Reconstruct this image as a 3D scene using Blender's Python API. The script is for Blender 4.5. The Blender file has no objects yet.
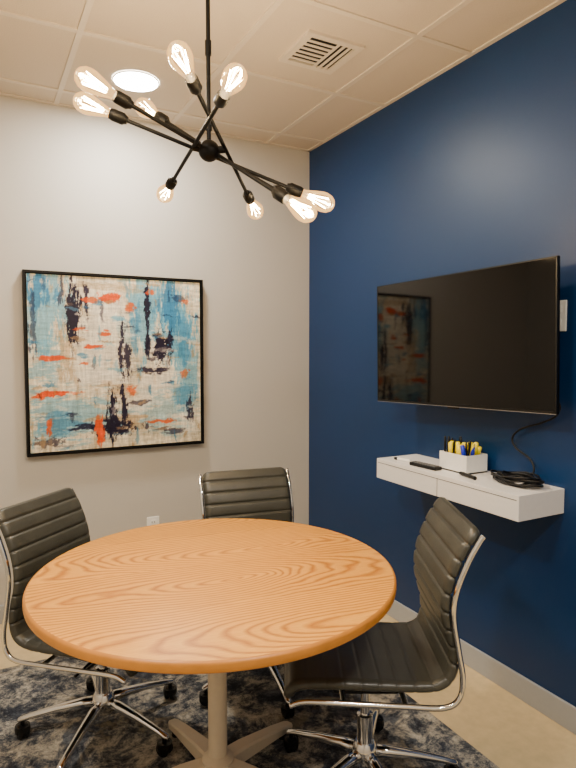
import bpy, bmesh, math, random
import numpy as np
from mathutils import Vector, Matrix
random.seed(4); np.random.seed(4)
scene = bpy.context.scene
COL = scene.collection

def lin(c):
    c = c/255.0
    return c/12.92 if c <= 0.04045 else ((c+0.055)/1.055)**2.4
def S(r, g, b): return (lin(r), lin(g), lin(b), 1.0)

# ------------------------------------------------------------ materials
class NT:
    def __init__(s, name):
        s.m = bpy.data.materials.new(name); s.m.use_nodes = True
        s.t = s.m.node_tree; s.b = s.t.nodes['Principled BSDF']; s.out = s.t.nodes['Material Output']
    def n(s, typ, **kw):
        nd = s.t.nodes.new(typ)
        for k, v in kw.items(): setattr(nd, k, v)
        return nd
    def l(s, a, b): s.t.links.new(a, b)
    def val(s, inp, v):
        if isinstance(v, bpy.types.NodeSocket): s.l(v, inp)
        else: inp.default_value = v
    def math(s, op, a, b=0.0, c=None):
        nd = s.n('ShaderNodeMath', operation=op)
        s.val(nd.inputs[0], a); s.val(nd.inputs[1], b)
        if c is not None: s.val(nd.inputs[2], c)
        return nd.outputs[0]
    def coords(s, kind='Object', scale=(1, 1, 1), rot=(0, 0, 0), loc=(0, 0, 0)):
        tc = s.n('ShaderNodeTexCoord'); mp = s.n('ShaderNodeMapping')
        mp.inputs['Scale'].default_value = scale; mp.inputs['Rotation'].default_value = rot
        mp.inputs['Location'].default_value = loc
        s.l(tc.outputs[kind], mp.inputs[0]); return mp.outputs[0]
    def noise(s, vec, scale, detail=3, rough=0.5, dist=0.0):
        nd = s.n('ShaderNodeTexNoise'); s.l(vec, nd.inputs['Vector'])
        nd.inputs['Scale'].default_value = scale; nd.inputs['Detail'].default_value = detail
        nd.inputs['Roughness'].default_value = rough; nd.inputs['Distortion'].default_value = dist
        return nd.outputs[0]
    def ramp(s, fac, stops):
        nd = s.n('ShaderNodeValToRGB'); s.l(fac, nd.inputs[0]); e = nd.color_ramp.elements
        e[0].position, e[0].color = stops[0]; e[1].position, e[1].color = stops[-1]
        for p, c in stops[1:-1]:
            x = e.new(p); x.color = c
        return nd.outputs[0]
    def mix(s, fac, a, b, mode='MIX'):
        nd = s.n('ShaderNodeMix', data_type='RGBA', blend_type=mode)
        s.val(nd.inputs['Factor'], fac); s.val(nd.inputs[6], a); s.val(nd.inputs[7], b)
        return nd.outputs[2]
    def bump(s, h, strength, dist=0.01):
        nd = s.n('ShaderNodeBump'); nd.inputs['Strength'].default_value = strength
        nd.inputs['Distance'].default_value = dist
        s.l(h, nd.inputs['Height']); s.l(nd.outputs[0], s.b.inputs['Normal'])

def simple(name, col, rough=0.5, metal=0.0, nscale=60, namp=0.06, bump=0.0, spec=None, coat=0.0):
    t = NT(name); v = t.coords()
    f = t.noise(v, nscale, 3)
    c2 = tuple(min(1, x*(1-namp)) for x in col[:3])+(1,)
    c3 = tuple(min(1, x*(1+namp)) for x in col[:3])+(1,)
    t.l(t.ramp(f, [(0.3, c2), (0.7, c3)]), t.b.inputs['Base Color'])
    t.b.inputs['Roughness'].default_value = rough; t.b.inputs['Metallic'].default_value = metal
    if spec is not None: t.b.inputs['Specular IOR Level'].default_value = spec
    if coat: t.b.inputs['Coat Weight'].default_value = coat; t.b.inputs['Coat Roughness'].default_value = 0.15
    if bump: t.bump(f, bump, 0.003)
    return t.m

def emis(name, col, strength):
    t = NT(name); t.b.inputs['Base Color'].default_value = (0.8, 0.8, 0.8, 1)
    t.b.inputs['Emission Color'].default_value = col; t.b.inputs['Emission Strength'].default_value = strength
    return t.m

M_wall = simple('paint_grey', S(189, 185, 177), 0.6, nscale=150, namp=0.015, bump=0.12)
M_blue = simple('paint_blue', S(0, 45, 92), 0.40, nscale=180, namp=0.03, bump=0.15, spec=0.45)
M_tile = simple('ceiling_tile', S(206, 194, 178), 0.9, nscale=220, namp=0.05, bump=0.35)
M_grid = simple('ceiling_grid_paint', S(212, 202, 188), 0.5, namp=0.02)
M_base = simple('baseboard_vinyl', S(165, 168, 172), 0.45, namp=0.02)
M_floor = simple('floor_vinyl', S(206, 184, 140), 0.5, nscale=25, namp=0.07)
M_black = simple('black_metal', S(4, 4, 4), 0.5, 0.0, namp=0.1, spec=0.2)
M_plastic = simple('black_plastic', S(6, 6, 7), 0.38, namp=0.1, spec=0.35)
M_chrome = simple('chrome', S(225, 225, 225), 0.1, 1.0, namp=0.01)
M_white = simple('white_plastic', S(238, 238, 234), 0.4, namp=0.02)
M_shelf = simple('shelf_laminate', S(228, 226, 224), 0.4, namp=0.015)
M_pedestal = simple('pedestal_paint', S(216, 203, 180), 0.4, namp=0.02)
M_yellow = simple('highlighter_yellow', S(250, 228, 0), 0.4)
M_bluep = simple('marker_blue', S(20, 40, 190), 0.4)
M_red = simple('marker_red', S(180, 40, 30), 0.4)
M_dark = simple('dark_recess', S(34, 32, 30), 0.8)
M_logo = simple('grey_mark', S(130, 130, 130), 0.4)

def leather():
    t = NT('leather_grey'); v = t.coords()
    f = t.noise(v, 12, 3); g = t.noise(v, 350, 4, 0.6)
    t.l(t.ramp(f, [(0.3, S(54, 54, 48)), (0.75, S(65, 65, 58))]), t.b.inputs['Base Color'])
    t.b.inputs['Roughness'].default_value = 0.34
    t.bump(g, 0.2, 0.002); return t.m
M_leather = leather()

def screen():
    t = NT('tv_screen_glass'); v = t.coords(); f = t.noise(v, 3)
    t.l(t.ramp(f, [(0, S(4, 4, 5)), (1, S(6, 6, 7))]), t.b.inputs['Base Color'])
    t.b.inputs['Roughness'].default_value = 0.05; t.b.inputs['Specular IOR Level'].default_value = 0.42
    return t.m
M_screen = screen()

def glass():
    t = NT('bulb_glass')
    tr = t.n('ShaderNodeBsdfTransparent'); gl = t.n('ShaderNodeBsdfGlossy'); gl.inputs['Roughness'].default_value = 0.03
    fr = t.n('ShaderNodeFresnel'); fr.inputs[0].default_value = 1.45
    tr.inputs[0].default_value = (1, 0.93, 0.80, 1)
    mx = t.n('ShaderNodeMixShader'); t.l(fr.outputs[0], mx.inputs[0]); t.l(tr.outputs[0], mx.inputs[1]); t.l(gl.outputs[0], mx.inputs[2])
    em = t.n('ShaderNodeEmission'); em.inputs[0].default_value = (1, 0.55, 0.18, 1); em.inputs[1].default_value = 0.5
    ad = t.n('ShaderNodeAddShader'); t.l(mx.outputs[0], ad.inputs[0]); t.l(em.outputs[0], ad.inputs[1])
    t.l(ad.outputs[0], t.out.inputs[0]); return t.m
M_glass = glass()
M_fil = emis('bulb_filament', (1, 0.70, 0.34, 1), 130)
M_down = emis('downlight_lens', (1, 0.95, 0.87, 1), 120)

def wood():
    t = NT('ash_wood'); v = t.coords(rot=(0, 0, 0))
    sp = t.n('ShaderNodeSeparateXYZ'); t.l(v, sp.inputs[0]); x, y = sp.outputs[0], sp.outputs[1]
    W = 0.30
    pl = t.math('FLOOR', t.math('DIVIDE', t.math('ADD', y, 5.0+0.06), W))
    yl = t.math('SUBTRACT', t.math('MODULO', t.math('ADD', y, 5.06), W), W/2)
    wn = t.n('ShaderNodeTexWhiteNoise', noise_dimensions='1D'); t.l(pl, wn.inputs['W'])
    rnd = wn.outputs[0]
    cx = t.n('ShaderNodeCombineXYZ'); t.l(t.math('MULTIPLY', x, 1.1), cx.inputs[0]); t.l(t.math('MULTIPLY', y, 2.2), cx.inputs[1]); t.l(t.math('MULTIPLY', rnd, 20), cx.inputs[2])
    nz = t.noise(cx.outputs[0], 2.0, 2, 0.35)
    nz2 = t.noise(cx.outputs[0], 8, 2, 0.5)
    dx = t.math('ADD', t.math('MULTIPLY', t.math('SUBTRACT', x, t.math('SUBTRACT', t.math('MULTIPLY', rnd, 0.9), 0.45)), 0.22), t.math('MULTIPLY', t.math('SUBTRACT', nz, 0.5), 0.18))
    yy = t.math('ADD', yl, t.math('MULTIPLY', t.math('SUBTRACT', rnd, 0.5), 0.12))
    r = t.math('SQRT', t.math('ADD', t.math('POWER', yy, 2.0), t.math('POWER', dx, 2.0)))
    r = t.math('ADD', r, t.math('MULTIPLY', nz2, 0.012))
    fr = t.math('FRACT', t.math('MULTIPLY', r, 68))
    ring = t.ramp(fr, [(0.0, S(186, 116, 34)), (0.2, S(228, 164, 62)), (0.62, S(224, 157, 54)), (0.88, S(158, 88, 18)), (1.0, S(186, 116, 34))])
    fv = t.coords(scale=(4, 90, 90)); fine = t.noise(fv, 6, 4, 0.6)
    c = t.mix(0.28, ring, t.ramp(fine, [(0.35, S(180, 108, 30)), (0.65, S(240, 180, 76))]))
    tone = t.ramp(rnd, [(0, (0.92, 0.91, 0.88, 1)), (1, (1, 1, 1, 1))])
    c = t.mix(1.0, c, tone, 'MULTIPLY')
    t.l(c, t.b.inputs['Base Color']); t.b.inputs['Roughness'].default_value = 0.42; t.b.inputs['Specular IOR Level'].default_value = 0.3
    t.bump(fr, 0.03, 0.001); return t.m
M_wood = wood()
M_edge = simple('wood_edge', S(196, 128, 46), 0.4, nscale=20, namp=0.08)

def rugm():
    t = NT('rug_distressed'); v = t.coords()
    a = t.noise(v, 3.2, 8, 0.70, 0.6); b = t.noise(v, 10, 10, 0.84, 0.3); w = t.noise(v, 160, 2)
    v2 = t.coords(loc=(5, 3, 0)); d = t.noise(v2, 4, 9, 0.78, 0.5)
    c = t.ramp(b, [(0.40, S(22, 26, 36)), (0.47, S(76, 80, 86)), (0.53, S(152, 146, 134)), (0.64, S(206, 196, 176))])
    navy = t.ramp(a, [(0.49, (0, 0, 0, 1)), (0.54, (1, 1, 1, 1))])
    c = t.mix(t.math('MULTIPLY', navy, 0.85), c, t.ramp(b, [(0.44, S(8, 14, 30)), (0.54, S(40, 54, 74)), (0.64, S(98, 108, 120))]))
    bl = t.ramp(d, [(0.56, (0, 0, 0, 1)), (0.64, (1, 1, 1, 1))])
    c = t.mix(t.math('MULTIPLY', bl, 0.55), c, S(150, 136, 108))
    t.l(c, t.b.inputs['Base Color']); t.b.inputs['Roughness'].default_value = 0.95
    t.bump(w, 0.5, 0.003); return t.m
M_rug = rugm()

# ------------------------------------------------------------ geometry helpers
def obj_from_bm(name, bm, mat, parent=None, smooth=False, mats=None):
    me = bpy.data.meshes.new(name); bmesh.ops.recalc_face_normals(bm, faces=bm.faces); bm.to_mesh(me); bm.free()
    ob = bpy.data.objects.new(name, me); COL.objects.link(ob)
    for m in (mats or [mat]): me.materials.append(m)
    if smooth:
        for p in me.polygons: p.use_smooth = True
    if parent: ob.parent = parent
    return ob
def empty(name, loc=(0, 0, 0), rz=0.0, rot=None):
    e = bpy.data.objects.new(name, None); COL.objects.link(e); e.location = loc
    e.empty_display_size = 0.1
    e.rotation_euler = rot if rot else (0, 0, math.radians(rz)); return e
def box(name, a, b, mat, parent=None, bevel=0.0, segs=2):
    bm = bmesh.new(); bmesh.ops.create_cube(bm, size=1)
    for v in bm.verts:
        v.co = Vector([(a[i]+b[i])/2+v.co[i]*abs(b[i]-a[i]) for i in range(3)])
    if bevel: bmesh.ops.bevel(bm, geom=bm.edges[:], offset=bevel, segments=segs, affect='EDGES', profile=0.5)
    return obj_from_bm(name, bm, mat, parent)
def boxes(name, lst, mat, parent=None):
    bm = bmesh.new()
    for a, b in lst:
        r = bmesh.ops.create_cube(bm, size=1)
        for v in r['verts']: v.co = Vector([(a[i]+b[i])/2+v.co[i]*abs(b[i]-a[i]) for i in range(3)])
    return obj_from_bm(name, bm, mat, parent)
def frame_to(z):
    z = Vector(z).normalized(); return z.to_track_quat('Z', 'Y').to_matrix()
def lathe_bm(bm, prof, segs, o=(0, 0, 0), ax=(0, 0, 1)):
    R = frame_to(ax); o = Vector(o); rings = []
    for r, z in prof:
        if r < 1e-6: rings.append([bm.verts.new(o+R@Vector((0, 0, z)))])
        else: rings.append([bm.verts.new(o+R@Vector((r*math.cos(2*math.pi*i/segs), r*math.sin(2*math.pi*i/segs), z))) for i in range(segs)])
    for A, B in zip(rings, rings[1:]):
        for i in range(segs):
            j = (i+1) % segs
            if len(A) == 1 and len(B) == 1: continue
            if len(A) == 1: bm.faces.new((A[0], B[i], B[j]))
            elif len(B) == 1: bm.faces.new((A[i], A[j], B[0]))
            else: bm.faces.new((A[i], A[j], B[j], B[i]))
def lathe(name, prof, mat, parent=None, segs=32, o=(0, 0, 0), ax=(0, 0, 1), smooth=True, autos=True):
    bm = bmesh.new(); lathe_bm(bm, prof, segs, o, ax)
    ob = obj_from_bm(name, bm, mat, parent, smooth)
    if smooth and autos:
        try: ob.data.set_sharp_from_angle(angle=math.radians(40))
        except Exception: pass
    return ob
def cyl(name, p1, p2, r1, r2, mat, parent=None, segs=24):
    p1 = Vector(p1); p2 = Vector(p2); L = (p2-p1).length
    return lathe(name, [(0, 0), (r1, 0), (r2, L), (0, L)], mat, parent, segs, p1, p2-p1)
def catmull(pts, n=8):
    P = [Vector(p) for p in pts]; P = [2*P[0]-P[1]]+P+[2*P[-1]-P[-2]]; out = []
    for i in range(1, len(P)-2):
        for k in range(n):
            t = k/n; a, b, c, d = P[i-1], P[i], P[i+1], P[i+2]
            out.append(0.5*((2*b)+(c-a)*t+(2*a-5*b+4*c-d)*t*t+(-a+3*b-3*c+d)*t**3))
    out.append(P[-2]); return out
def sweep_bm(bm, pts, r, segs=10, closed=False):
    n = len(pts); rings = []
    up = Vector((0.13, 0.21, 0.97)); prev = None
    for i, p in enumerate(pts):
        a = pts[i-1] if (i > 0 or closed) else p; b = pts[(i+1) % n] if (i < n-1 or closed) else p
        t = (b-a).normalized()
        if prev is None:
            nrm = t.cross(up)
            if nrm.length < 0.1: nrm = t.cross(Vector((1, 0, 0)))
        else: nrm = prev-t*prev.dot(t)
        nrm.normalize(); prev = nrm; bn = t.cross(nrm)
        rr = r(i/(n-1)) if callable(r) else r
        rings.append([bm.verts.new(p+rr*(math.cos(2*math.pi*k/segs)*nrm+math.sin(2*math.pi*k/segs)*bn)) for k in range(segs)])
    m = n if closed else n-1
    for i in range(m):
        A, B = rings[i], rings[(i+1) % n]
        for k in range(segs):
            j = (k+1) % segs; bm.faces.new((A[k], A[j], B[j], B[k]))
    if not closed:
        bm.faces.new(rings[0]); bm.faces.new(rings[-1])
def sweep(name, pts, r, mat, parent=None, segs=10, n=8, closed=False):
    bm = bmesh.new(); sweep_bm(bm, catmull(pts, n) if n else [Vector(p) for p in pts], r, segs, closed)
    return obj_from_bm(name, bm, mat, parent, True)

# ------------------------------------------------------------ room shell
H = 2.705; XL = -3.1; YF = -4.3
box('wall_back', (XL-0.1, 0, 0), (0.1, 0.1, H+0.1), M_wall)
box('wall_right', (0, YF-0.1, 0), (0.1, 0, H+0.1), M_blue)
box('wall_left', (XL-0.1, YF-0.1, 0), (XL, 0, H+0.1), M_wall)
box('wall_front', (XL, YF-0.1, 0), (0, YF, H+0.1), M_wall)
box('floor', (XL-0.1, YF-0.1, -0.1), (0.1, 0.1, 0), M_floor)
box('ceiling', (XL-0.1, YF-0.1, H), (0.1, 0.1, H+0.1), M_tile)
gx = [-0.31-0.61*k for k in range(5)]; gy = [-0.19-0.61*k for k in range(7)]
strips = [((x-0.012, YF, H-0.006), (x+0.012, 0, H+0.001)) for x in gx]
strips += [((XL, y-0.012, H-0.0062), (0, y+0.012, H+0.001)) for y in gy]
strips += [((XL, -0.022, H-0.0065), (0, 0, H+0.001)), ((-0.022, YF, H-0.0065), (0, 0, H+0.001)), ((XL, YF, H-0.0065), (XL+0.022, 0, H+0.001))]
boxes('trim_ceiling_grid', strips, M_grid)
box('baseboard_right', (-0.012, YF, 0), (0, -0.012, 0.1), M_base, bevel=0.003)
box('baseboard_back', (XL, -0.012, 0), (0, 0, 0.1), M_base, bevel=0.003)
box('baseboard_left', (XL, YF, 0), (XL+0.012, -0.012, 0.1), M_base, bevel=0.003)

# ceiling air vent
v = empty('ceiling_air_vent', (-0.59, -1.11, H))
def ring_boxes(o, i, z0, z1):
    return [((-o, -o, z0), (o, -i, z1)), ((-o, i, z0), (o, o, z1)), ((-o, -i, z0), (-i, i, z1)), ((i, -i, z0), (o, i, z1))]
boxes('outer_flange', ring_boxes(0.135, 0.105, -0.012, 0), M_grid, v)
box('duct_recess', (-0.109, -0.109, -0.003), (0.109, 0.109, -0.0005), M_dark, v)
boxes('louver_slats', [((-0.105, y-0.007, -0.013), (0.02, y+0.007, -0.010)) for y in (-0.078, -0.047, -0.016, 0.016, 0.047, 0.078)], M_grid, v)
boxes('louver_slats_side', [((x-0.006, -0.105, -0.0132), (x+0.006, 0.105, -0.010)) for x in (0.026, 0.053, 0.080)], M_grid, v)

# recessed downlights: the visible one, plus unseen ones added for room light
def downlight(x, y, power):
    e = empty('recessed_downlight', (x, y, H))
    lathe('trim_ring', [(0.101, -0.001), (0.102, -0.0065), (0.105, -0.0065), (0.108, -0.001)], M_white, e, 40)
    lathe('lens', [(0, -0.0065), (0.102, -0.0065), (0.102, -0.001)], M_down, e, 40)
    li = bpy.data.lights.new('downlight_lamp', 'AREA'); li.shape = 'DISK'; li.size = 0.202; li.energy = power
    li.color = (1, 0.91, 0.78)
    lo = bpy.data.objects.new('lamp', li); COL.objects.link(lo); lo.parent = e; lo.location = (0, 0, -0.01)
downlight(-1.225, -0.465, 20)
downlight(-1.225, -3.53, 26)  # unseen fixture behind the camera, added to light the room
downlight(-2.445, -2.31, 23)  # added fixture, out of view to the left, for more room light

# outlets
def plate(name, loc, rz, recept=True):
    e = empty(name, loc, rz)
    box('cover', (-0.036, -0.006, -0.058), (0.036, 0, 0.058), M_white, e, 0.003)
    if recept:
        for k, z in enumerate((-0.026, 0.026)):
            box('socket_%d' % k, (-0.017, -0.008, z-0.014), (0.017, -0.005, z+0.014), M_white, e, 0.002)
            boxes('slots_%d' % k, [((-0.009, -0.0085, z-0.004), (-0.006, -0.0075, z+0.006)), ((0.006, -0.0085, z-0.004), (0.009, -0.0075, z+0.006))], M_dark, e)
plate('wall_outlet', (-1.048, 0, 0.40), 0)
plate('wall_outlet', (0, -1.865, 1.553), -90)

# ------------------------------------------------------------ painting
def painting():
    e = empty('framed_abstract_painting', (-1.229, 0, 1.353))
    hw = 0.483; d = 0.045; t = 0.012
    boxes('frame', [((-hw, -d, -hw), (-hw+t, 0, hw)), ((hw-t, -d, -hw), (hw, 0, hw)), ((-hw+t, -d, -hw), (hw-t, 0, -hw+t)), ((-hw+t, -d, hw-t), (hw-t, 0, hw))], M_black, e)
    box('backing', (-hw+t, -0.012, -hw+t), (hw-t, -0.002, hw-t), M_black, e)
    n = 340
    def nz(a, b, seed):
        rs = np.random.RandomState(seed); g = rs.rand(b+2, a+2)
        X = np.linspace(0, a, n+1); Y = np.linspace(0, b, n+1); xi = X.astype(int); yi = Y.astype(int)
        fx = X-xi; fy = Y-yi; fx = fx*fx*(3-2*fx); fy = fy*fy*(3-2*fy); FX, FY = np.meshgrid(fx, fy); XI, YI = np.meshgrid(xi, yi)
        return (g[YI, XI]*(1-FX)+g[YI, XI+1]*FX)*(1-FY)+(g[YI+1, XI]*(1-FX)+g[YI+1, XI+1]*FX)*FY
    def fbm(a, b, seed, o=4, g=0.65):
        s = 0; w = 0
        for k in range(o):
            s = s+nz(int(a*2**k), int(b*2**k), seed+k)*g**k; w += g**k
        return s/w
    U, V = np.meshgrid(np.linspace(0, 1, n+1), np.linspace(0, 1, n+1))
    C = np.ones((n+1, n+1, 3))*np.array([240, 226, 196.])
    C += (fbm(6, 6, 1)[..., None]-0.5)*60
    C += (fbm(60, 9, 9)[..., None]-0.5)*80+(fbm(9, 60, 19)[..., None]-0.5)*70
    bank = {}
    def rg(an, seed):
        key = (an, seed % 9)
        if key not in bank: bank[key] = fbm(an[0], an[1], 1000+37*(seed % 9)+an[0], 5, 0.8)
        return bank[key]
    def blob(u, v, ru, rv, col, k=0.9, rag=3.4, seed=0, an=(20, 20), soft=0.3):
        nonlocal C
        dd = np.sqrt(((U+(rg((7, 7), seed)-.5)*0.06-u)/ru)**2+((V+(rg((7, 7), seed+4)-.5)*0.06-v)/rv)**2)
        m = np.clip((1-dd+(rg(an, seed)-0.5)*rag)/soft, 0, 1)*k*np.clip(2.0-dd, 0, 1)
        m = m[..., None]; C = C*(1-m)+np.array(col, float)*m
    LB = (104, 178, 210); MB = (40, 120, 172); NV = (14, 8, 36); OR = (236, 80, 12); WH = (250, 242, 222); TN = (186, 148, 100)
    V1 = (34, 7); Hh = (7, 34); Q = (16, 16); VF = (60, 14); QF = (30, 30)
    L = [(.08, .82, .14, .26, LB, .7, V1), (.1, .5, .10, .14, LB, .55, Hh), (.22, .2, .3, .15, LB, .6, Hh), (.64, .8, .09, .28, LB, .75, V1),
         (.84, .76, .13, .26, LB, .92, V1), (.92, .45, .09, .25, LB, .7, V1), (.76, .2, .2, .14, LB, .45, Hh), (.55, .66, .08, .1, LB, .3, V1),
         (.80, .82, .07, .17, MB, .8, V1), (.05, .9, .06, .13, MB, .75, V1), (.14, .16, .14, .06, MB, .55, Hh), (.9, .3, .07, .1, MB, .45, Hh), (.9, .62, .05, .16, MB, .5, V1), (.6, .72, .03, .16, MB, .5, V1),
         (.38, .65, .16, .28, WH, .75, Hh), (.42, .9, .12, .08, WH, .6, Q), (.3, .42, .25, .08, WH, .85, Hh), (.72, .4, .14, .07, WH, .75, Hh), (.56, .15, .1, .05, TN, .6, Hh), (.6, .3, .2, .08, WH, .6, Hh),
         (.2, .6, .05, .2, TN, .5, V1), (.5, .95, .2, .03, TN, .45, Hh), (.93, .12, .07, .1, WH, .6, V1), (.46, .33, .16, .05, TN, .5, Hh),
         (.24, .80, .045, .2, NV, .95, VF), (.31, .88, .018, .11, NV, .85, VF), (.17, .9, .012, .08, NV, .6, VF), (.51, .6, .018, .17, NV, .85, VF), (.55, .52, .022, .09, NV, .8, VF),
         (.665, .82, .015, .2, NV, .95, VF), (.67, .64, .018, .1, NV, .85, VF), (.745, .58, .045, .11, NV, .95, QF), (.81, .62, .022, .11, NV, .9, VF), (.70, .46, .10, .015, NV, .8, Hh),
         (.45, .20, .04, .15, NV, .97, VF), (.46, .11, .14, .045, NV, .95, QF), (.52, .25, .02, .12, NV, .9, VF), (.3, .13, .11, .02, NV, .8, Hh), (.93, .22, .025, .07, NV, .75, VF), (.08, .06, .1, .025, NV, .6, QF),
         (.03, .7, .012, .2, NV, .5, VF), (.78, .08, .1, .018, NV, .6, Hh), (.86, .9, .05, .02, NV, .5, QF), (.62, .27, .07, .014, NV, .6, Hh), (.36, .5, .015, .05, NV, .4, VF), (.4, .82, .01, .09, NV, .5, VF),
         (.43, .88, .09, .038, OR, .97, Q), (.33, .86, .05, .018, OR, .8, Hh), (.56, .84, .03, .038, OR, .8, QF), (.35, .6, .06, .018, OR, .95, Hh), (.42, .68, .05, .016, OR, .85, Hh),
         (.15, .33, .11, .02, OR, 1, Hh), (.05, .31, .05, .022, OR, .9, Hh), (.375, .1, .025, .09, OR, 1, V1), (.75, .14, .12, .012, OR, .8, Hh), (.12, .53, .10, .015, OR, .95, Hh), (.28, .70, .05, .012, OR, .7, Hh), (.3, .5, .04, .012, OR, .7, Hh),
         (.89, .42, .03, .035, OR, .7, QF), (.69, .93, .04, .02, OR, .8, QF), (.9, .88, .03, .02, OR, .6, QF), (.56, .34, .03, .028, OR, .7, QF), (.11, .14, .018, .055, OR, .85, V1)]
    for i, (u, v_, ru, rv, c, k, an) in enumerate(L): blob(u, v_, ru, rv, c, k, 2.9 if c is not OR else 1.9, i*7, an)
    rs = random.Random(8)
    for i in range(170):
        c = rs.choice([WH, WH, WH, LB, LB, MB, NV, TN, TN]); vert = rs.random() < .5
        a, b = rs.uniform(.005, .014), rs.uniform(.02, .06)
        blob(rs.random(), rs.random(), a if vert else b, b if vert else a, c, rs.uniform(.25, .65), 2.6, i*5+1, VF if vert else (14, 60))
    C = C*(0.76+0.38*rg((110, 12), 3)[..., None])*(0.78+0.38*rg((12, 110), 5)[..., None])
    C = np.clip(C, 4, 252)/255.0
    Cl = np.where(C <= 0.04045, C/12.92, ((C+0.055)/1.055)**2.4)
    w = hw-0.018
    verts = [(-w+2*w*i/n, -0.036, -w+2*w*j/n) for j in range(n+1) for i in range(n+1)]
    faces = [(j*(n+1)+i, j*(n+1)+i+1, (j+1)*(n+1)+i+1, (j+1)*(n+1)+i) for j in range(n) for i in range(n)]
    me = bpy.data.meshes.new('canvas'); me.from_pydata(verts, [], faces)
    at = me.color_attributes.new('paint', 'FLOAT_COLOR', 'POINT')
    flat = np.ones(((n+1)**2, 4), dtype=np.float32); flat[:, :3] = Cl.reshape(-1, 3)
    at.data.foreach_set('color', flat.ravel())
    t = NT('painted_canvas'); a = t.n('ShaderNodeAttribute', attribute_name='paint')
    vv = t.coords(); f = t.noise(vv, 90, 4, 0.6)
    c = t.mix(0.2, a.outputs[0], t.ramp(f, [(0.3, (0.4, 0.4, 0.4, 1)), (0.7, (1, 1, 1, 1))]), 'MULTIPLY')
    t.l(c, t.b.inputs['Base Color']); t.b.inputs['Roughness'].default_value = 0.55; t.b.inputs['Specular IOR Level'].default_value = 0.25; t.bump(f, 0.3, 0.002)
    me.materials.append(t.m)
    ob = bpy.data.objects.new('canvas', me); COL.objects.link(ob); ob.parent = e
    boxes('canvas_edge', [((-w, -0.0355, -w), (w, -0.012, w))], M_white, e)
painting()

# ------------------------------------------------------------ television
tv = empty('wall_mounted_television', (-0.137, -1.465, 1.4665), rot=(0, 0, 0))
tv.rotation_mode = 'QUATERNION'
tv.rotation_quaternion = (Matrix.Rotation(math.radians(-85.8), 3, 'Z') @ Matrix.Rotation(math.radians(-1.3), 3, 'Y')).to_quaternion()
w, h = 0.481, 0.282
boxes('bezel', [((-w, -0.012, -h), (w, 0.006, -h+0.010)), ((-w, -0.012, h-0.005), (w, 0.006, h)), ((-w, -0.012, -h), (-w+0.005, 0.006, h)), ((w-0.005, -0.012, -h), (w, 0.006, h)), ((-w, -0.002, -h), (w, 0.006, h))], M_plastic, tv)
box('screen', (-w+0.005, -0.0112, -h+0.010), (w-0.005, -0.003, h-0.005), M_screen, tv)
box('rear_housing', (-0.36, 0.006, -0.24), (0.36, 0.045, 0.12), M_plastic, tv, 0.012)
box('bottom_edge_strip', (-w, -0.0125, -h-0.0005), (w, -0.004, -h+0.001), M_logo, tv)
box('maker_mark', (-0.03, -0.011, -h-0.009), (0.03, -0.003, -h-0.001), M_plastic, tv, 0.002)
box('vesa_plate', (-0.12, 0.045, -0.12), (0.12, 0.055, 0.12), M_black, tv)
boxes('wall_arm', [((-0.03, 0.055, -0.02), (0.03, 0.125, 0.02)), ((-0.1, 0.116, -0.1), (0.1, 0.126, 0.1))], M_black, tv)

# ------------------------------------------------------------ shelf and items
ZS = 0.907
sh = empty('floating_shelf', (0, -1.492, ZS))
box('shelf_body', (-0.246, -0.418, -0.094), (0, 0.418, 0), M_shelf, sh, 0.002)
boxes('drawer_gap', [((-0.2468, -0.408, -0.019), (-0.2455, 0.408, -0.017)), ((-0.2468, -0.001, -0.094), (-0.2455, 0.001, -0.019))], M_dark, sh)
bn = empty('pen_bin', (-0.09, -1.48, ZS))
boxes('bin', [((-0.06, -0.08, 0), (0.06, 0.08, 0.006)), ((-0.06, -0.08, 0), (-0.056, 0.08, 0.078)), ((0.056, -0.08, 0), (0.06, 0.08, 0.078)), ((-0.056, -0.08, 0), (0.056, -0.076, 0.078)), ((-0.056, 0.076, 0), (0.056, 0.08, 0.078)), ((-0.056, 0.0, 0), (0.056, 0.003, 0.07))], M_white, bn)
for i in range(44):
    y = 0.068-0.13*i/43; x = random.uniform(-0.045, 0.04)
    if y < 0.03: m = random.choice([M_yellow, M_yellow, M_yellow, M_yellow, M_plastic])
    else: m = random.choice([M_plastic, M_plastic, M_plastic, M_yellow, M_plastic, M_plastic])
    if i > 41: m = M_bluep
    lo_, hi_ = (0.115, 0.145) if m is M_plastic else (0.108, 0.128)
    if m is M_yellow: x -= 0.01
    hh = random.uniform(lo_, hi_); r = 0.0042 if m is M_plastic else 0.009
    x = max(-0.044, x)
    a = Vector((x, y, 0.007)); b = Vector((x+random.uniform(-0.005, 0.014), min(0.075, max(-0.07, y+random.uniform(-0.03, 0.03))), hh))
    bm = bmesh.new(); L = (b-a).length
    lathe_bm(bm, [(0, 0), (r, 0.001), (r, L*0.62), (r*1.12, L*0.63), (r*1.1, L-0.004), (r*0.6, L), (0, L)], 12, a, b-a)
    obj_from_bm('pen_%d' % i, bm, m, bn, True)
rm = empty('remote_control', (-0.195, -1.36, ZS), 4)
box('body', (-0.022, -0.08, 0), (0.022, 0.08, 0.016), M_plastic, rm, 0.005, 3)
boxes('buttons', [((-0.015+0.012*i, -0.065+0.016*j, 0.016), (-0.007+0.012*i, -0.056+0.016*j, 0.0175)) for i in range(3) for j in range(8)], M_logo, rm)
mk = empty('dry_erase_marker', (-0.185, -1.20, ZS), 10)
cyl('barrel', (0, -0.04, 0.007), (0, 0.035, 0.007), 0.007, 0.007, M_white, mk); cyl('cap', (0, 0.035, 0.007), (0, 0.055, 0.007), 0.0075, 0.006, M_plastic, mk)
mk = empty('dry_erase_marker', (-0.18, -1.60, ZS), -12)
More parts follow.
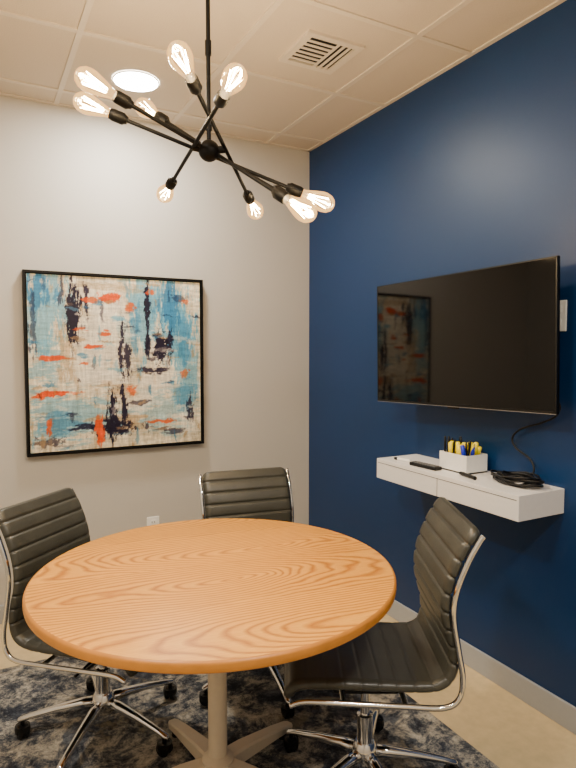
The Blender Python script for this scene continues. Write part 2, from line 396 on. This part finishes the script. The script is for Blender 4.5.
cyl('barrel', (0, -0.05, 0.008), (0, 0.03, 0.008), 0.008, 0.008, M_plastic, mk); cyl('cap', (0, 0.03, 0.008), (0, 0.055, 0.008), 0.0088, 0.007, M_plastic, mk)
# cable
cab = empty('power_cable', (0, 0, 0))
sweep('hanging_lead', [(-0.07, -1.80, 1.30), (-0.05, -1.905, 1.24), (-0.035, -1.895, 1.185), (-0.03, -1.82, 1.145), (-0.03, -1.735, 1.115), (-0.03, -1.690, 1.075), (-0.03, -1.705, 1.035), (-0.03, -1.775, 1.00), (-0.035, -1.80, 0.96), (-0.045, -1.785, 0.93), (-0.06, -1.75, ZS+0.02)], 0.0042, M_plastic, cab)
pts = []
for i in range(90):
    a = i/90*2*math.pi*8; rr = 1+0.2*math.sin(i*0.9)
    pts.append((-0.10+0.05*rr*math.cos(a), -1.775+0.088*rr*math.sin(a)+0.012*math.sin(i*.37), ZS+0.006+0.034*(i/90)+0.004*math.sin(i*1.7)))
sweep('coil', pts, 0.0042, M_plastic, cab, 8, 4)
box('plug', (-0.115, -1.71, ZS), (-0.085, -1.665, ZS+0.022), M_plastic, cab, 0.005)

# ------------------------------------------------------------ rug
ZR = 0.008
rug = box('area_rug', (-2.2, -2.9, 0.0), (-0.4, -0.5, ZR-0.0005), M_rug, None, 0.003)

# ------------------------------------------------------------ table
tb = empty('round_conference_table', (-1.286, -1.638, ZR))
R = 0.557; zt = 0.74-ZR
top = lathe('table_top', [(0, zt-0.03), (R-0.006, zt-0.03), (R-0.001, zt-0.026), (R, zt-0.02), (R, zt-0.008), (R-0.002, zt-0.003), (R-0.007, zt)], M_edge, tb, 128)
surf = lathe('table_surface', [(R-0.007, zt-0.0002), (R-0.0075, zt), (0.0, zt)], M_wood, tb, 128)
surf.rotation_euler = (0, 0, math.radians(-10))
lathe('under_plate', [(0, 0.69), (0.16, 0.69), (0.16, 0.702), (0, 0.702)], M_black, tb)
lathe('column', [(0, 0.06), (0.05, 0.06), (0.05, 0.115), (0.030, 0.13), (0.030, 0.66), (0.06, 0.69), (0, 0.69)], M_pedestal, tb)
for k in range(5):
    a = math.radians(24+72*k); dr = Vector((math.cos(a), math.sin(a), 0)); pr = Vector((-dr.y, dr.x, 0))
    bm = bmesh.new(); secs = []
    for r, w_, z0, z1 in [(0.0, 0.03, 0.065, 0.115), (0.12, 0.028, 0.055, 0.10), (0.28, 0.023, 0.035, 0.065), (0.355, 0.02, 0.022, 0.045), (0.375, 0.014, 0.024, 0.038)]:
        q = []
        for sx, z in ((-1, z0), (1, z0), (1, z1-0.006), (0.75, z1), (-0.75, z1), (-1, z1-0.006)):
            q.append(bm.verts.new(dr*r+pr*w_*sx+Vector((0, 0, z))))
        secs.append(q)
    for A, B in zip(secs, secs[1:]):
        for i in range(6): bm.faces.new((A[i], A[(i+1) % 6], B[(i+1) % 6], B[i]))
    bm.faces.new(secs[0]); bm.faces.new(secs[-1])
    obj_from_bm('foot_%d' % k, bm, M_pedestal, tb)
    p = dr*0.335; cyl('glide_%d' % k, (p.x, p.y, 0), (p.x, p.y, 0.03), 0.016, 0.013, M_black, tb)

# ------------------------------------------------------------ chairs
def pad_mesh(name, prof, hw, t0, amp, pitch, mat, parent, s_split=0.5):
    P = catmull([(0, y, z) for y, z in prof], 12)
    cum = [0]
    for a, b in zip(P, P[1:]): cum.append(cum[-1]+(b-a).length)
    Lt = cum[-1]; n = int(Lt/0.003); pts = []
    for i in range(n+1):
        s = Lt*i/n; k = 0
        while k < len(cum)-2 and cum[k+1] < s: k += 1
        f = (s-cum[k])/max(1e-9, cum[k+1]-cum[k]); pts.append((s, P[k].lerp(P[k+1], f)))
    bm = bmesh.new(); rings = []; re = 0.014; rc = 0.035; m = 18
    for i, (s, p) in enumerate(pts):
        a = pts[max(0, i-1)][1]; b = pts[min(n, i+1)][1]; t = (b-a).normalized(); nr = Vector((0, t.z, -t.y))
        e = min(s, Lt-s)+0.0005
        tf = math.sqrt(max(0.0, 1-(1-min(1, e/0.012))**2)); cw = rc*(1-math.sqrt(max(0, 1-(1-min(1, e/rc))**2)))
        am = amp if s > s_split else amp*0.22
        seam = abs(math.sin(math.pi*(Lt-s)/pitch))
        w_ = hw-cw; th = (t0+amp-am*(1-min(1, seam*1.8))**2*1.0-am*0.12*(1-seam))*max(0.05, tf)
        topv, botv = [], []
        for j in range(m+1):
            u = -1+2*j/m; x = math.copysign(abs(u)**0.7, u)*w_
            ed = max(0, (abs(x)-(w_-re))/re); f = math.sqrt(max(0.0, 1-ed*ed))
            if j in (0, m): topv.append(bm.verts.new(p+Vector((x, 0, 0)))); continue
            topv.append(bm.verts.new(p+Vector((x, 0, 0))+nr*th*f)); botv.append(bm.verts.new(p+Vector((x, 0, 0))-nr*th*f))
        rings.append(topv+botv[::-1])
    for A, B in zip(rings, rings[1:]):
        k = len(A)
        for j in range(k): bm.faces.new((A[j], A[(j+1) % k], B[(j+1) % k], B[j]))
    bm.faces.new(rings[0]); bm.faces.new(rings[-1])
    return obj_from_bm(name, bm, mat, parent, True)

def chair(x, y, rz, h, star, sw=0):
    c = empty('office_chair', (x, y, ZR), rz)
    h -= ZR
    prof = [(.25, h-.05), (.24, h-.018), (.205, h-.004), (.1, h-.004), (0, h-.008), (-.12, h-.012), (-.19, h-.006), (-.225, h+.03), (-.23, h+.10), (-.208, h+.20), (-.213, h+.285), (-.248, h+.38), (-.295, h+.455)]
    pad_mesh('seat_and_back_sling', prof, 0.206, 0.007, 0.008, 0.052, M_leather, c, 0.52)
    rp = [(-.303, h+.442), (-.293, h+.428), (-.262, h+.37), (-.230, h+.285), (-.222, h+.21), (-.237, h+.11), (-.250, h+.03), (-.242, h-.03), (-.20, h-.058), (-.1, h-.056), (.08, h-.046), (.2, h-.04), (.245, h-.052)]
    for k, sx in enumerate((-1, 1)):
        sweep('side_rail_%d' % k, [(sx*.212, a, b) for a, b in rp], 0.0085, M_chrome, c, 12, 8)
    cyl('cross_bar_front', (-.213, .09, h-.046), (.213, .09, h-.046), .008, .008, M_chrome, c)
    cyl('cross_bar_rear', (-.213, -.09, h-.056), (.213, -.09, h-.056), .008, .008, M_chrome, c)
    box('tilt_mechanism', (-.075, -.10, h-.105), (.075, .11, h-.045), M_plastic, c, .012, 3)
    sweep('height_lever', [(.05, .03, h-.075), (.13, .03, h-.08), (.19, .03, h-.085)], .005, M_plastic, c)
    lathe('gas_column', [(0, .07), (.026, .07), (.026, .24), (.015, .242), (.015, h-.09), (0, h-.09)], M_chrome, c)
    lathe('base_hub', [(0, .075), (.036, .075), (.042, .09), (.04, .135), (.03, .15), (0, .15)], M_chrome, c)
    for k in range(5):
        a = math.radians(star+72*k); dr = Vector((math.cos(a), math.sin(a), 0)); pr = Vector((-dr.y, dr.x, 0))
        bm = bmesh.new(); secs = []
        for r, w_, zc, hh in [(.02, .022, .115, .02), (.08, .019, .112, .018), (.17, .015, .098, .014), (.26, .012, .078, .011), (.298, .012, .068, .009), (.306, .006, .066, .005)]:
            secs.append([bm.verts.new(dr*r+pr*w_*math.cos(q)+Vector((0, 0, zc+hh*math.sin(q)))) for q in [2*math.pi*i/12 for i in range(12)]])
        for A, B in zip(secs, secs[1:]):
            for i in range(12): bm.faces.new((A[i], A[(i+1) % 12], B[(i+1) % 12], B[i]))
        bm.faces.new(secs[0]); bm.faces.new(secs[-1])
        obj_from_bm('base_leg_%d' % k, bm, M_chrome, c, True)
        o = dr*.288; ca = a+0.9+k*0.7; ax = Vector((math.cos(ca), math.sin(ca), 0)); bm = bmesh.new()
        for sgn in (-1, 1):
            lathe_bm(bm, [(0, 0), (.022, 0), (.0255, .003), (.0255, .012), (.022, .016), (0, .016)], 24, o+Vector((0, 0, .0256))+ax*(.003 if sgn > 0 else -.003), ax*sgn)
        lathe_bm(bm, [(0, 0), (.008, 0), (.008, .04), (0, .04)], 12, o+Vector((0, 0, .028)), (0, 0, 1))
        lathe_bm(bm, [(.0265, -.012), (.028, 0), (.0265, .012), (0, .013)], 16, o+Vector((0, 0, .034)), (0, 0, 1))
        obj_from_bm('caster_%d' % k, bm, M_plastic, c, False)
    return c
chair(-1.55, -1.15, -137, 0.407, 9)
chair(-0.875, -1.12, -188.6, 0.409, 20)
chair(-0.853, -1.835, 61.9, 0.459, 56)

# ------------------------------------------------------------ chandelier
ch = empty('sputnik_chandelier', (-1.298, -1.631, 2.026), -28.1)
rods = [((-.334, -.05, .112), (.332, .05, -.133)), ((-.266, -.23, .095), (.267, .23, -.095)), ((-.017, -.34, .099), (.116, .34, -.089)),
        ((.101, -.33, .056), (-.194, .31, -.04)), ((-.222, .17, .188), (.272, -.17, -.21))]
lathe('hub', [(0, -.032)]+[(.032*math.cos(a), .032*math.sin(a)) for a in [math.radians(d) for d in range(-80, 81, 10)]]+[(0, .032)], M_black, ch, 32)
ctop = H-2.026
cyl('down_rod', (0, 0, .02), (0, 0, ctop-.02), .0065, .0065, M_black, ch)
for k, z in enumerate((.06, .28, .30)): cyl('rod_coupling_%d' % k, (0, 0, z), (0, 0, z+.022), .0095, .0095, M_black, ch)
lathe('ceiling_canopy', [(0, ctop-.028), (.055, ctop-.026), (.062, ctop-.018), (.062, ctop-.0065), (0, ctop-.0065)], M_black, ch)
bulbp = [(.0125, 0), (.0135, .008), (.017, .02), (.0235, .040), (.0295, .062), (.0305, .075), (.027, .092), (.018, .104), (.008, .109), (0, .110)]
for k, (a, b) in enumerate(rods):
    a = Vector(a); b = Vector(b); d = (b-a).normalized()
    cyl('arm_%d' % k, a+d*.09, b-d*.09, .0058, .0058, M_black, ch)
    mid = (a+b)/2
    if mid.length > .012: cyl('arm_clamp_%d' % k, (0, 0, 0), tuple(mid), .011, .011, M_black, ch)
    for q, (e, dr) in enumerate(((a, -d), (b, d))):
        s = e-dr*.058
        lathe('socket_%d_%d' % (k, q), [(0, -.048), (.011, -.048), (.013, -.042), (.0175, -.036), (.0175, -.004), (.0155, .002), (.0155, .004), (0, .004)], M_black, ch, 24, s, dr)
        lathe('bulb_glass_%d_%d' % (k, q), bulbp, M_glass, ch, 24, s+dr*.003, dr, autos=False)
        Rm = frame_to(dr); bm = bmesh.new()
        for i in range(6):
            t0 = 2*math.pi*i/6; t1 = t0+0.4
            p0 = s+Rm@Vector((.006*math.cos(t0), .006*math.sin(t0), .026)); p1 = s+Rm@Vector((.017*math.cos(t1), .017*math.sin(t1), .088))
            sweep_bm(bm, [p0, p1], .0012, 6)
        obj_from_bm('filament_%d_%d' % (k, q), bm, M_fil, ch)
        li = bpy.data.lights.new('bulb_lamp', 'POINT'); li.energy = 5.6; li.shadow_soft_size = .011; li.color = (1, .76, .48)
        lo = bpy.data.objects.new('lamp_%d_%d' % (k, q), li); COL.objects.link(lo); lo.parent = ch; lo.location = s+dr*.062

# ------------------------------------------------------------ world, camera
wd = bpy.data.worlds.new('world'); scene.world = wd; wd.use_nodes = True
wd.node_tree.nodes['Background'].inputs[0].default_value = (0.5, 0.5, 0.5, 1)
wd.node_tree.nodes['Background'].inputs[1].default_value = 0.3
cam = bpy.data.cameras.new('camera'); co = bpy.data.objects.new('camera', cam); COL.objects.link(co)
co.location = (-1.94, -3.34, 1.426); co.rotation_euler = (math.radians(90-3.32), 0, math.radians(-28.1))
cam.sensor_fit = 'HORIZONTAL'; cam.sensor_width = 36; cam.lens = 587/576*36; cam.clip_start = 0.02
scene.camera = co
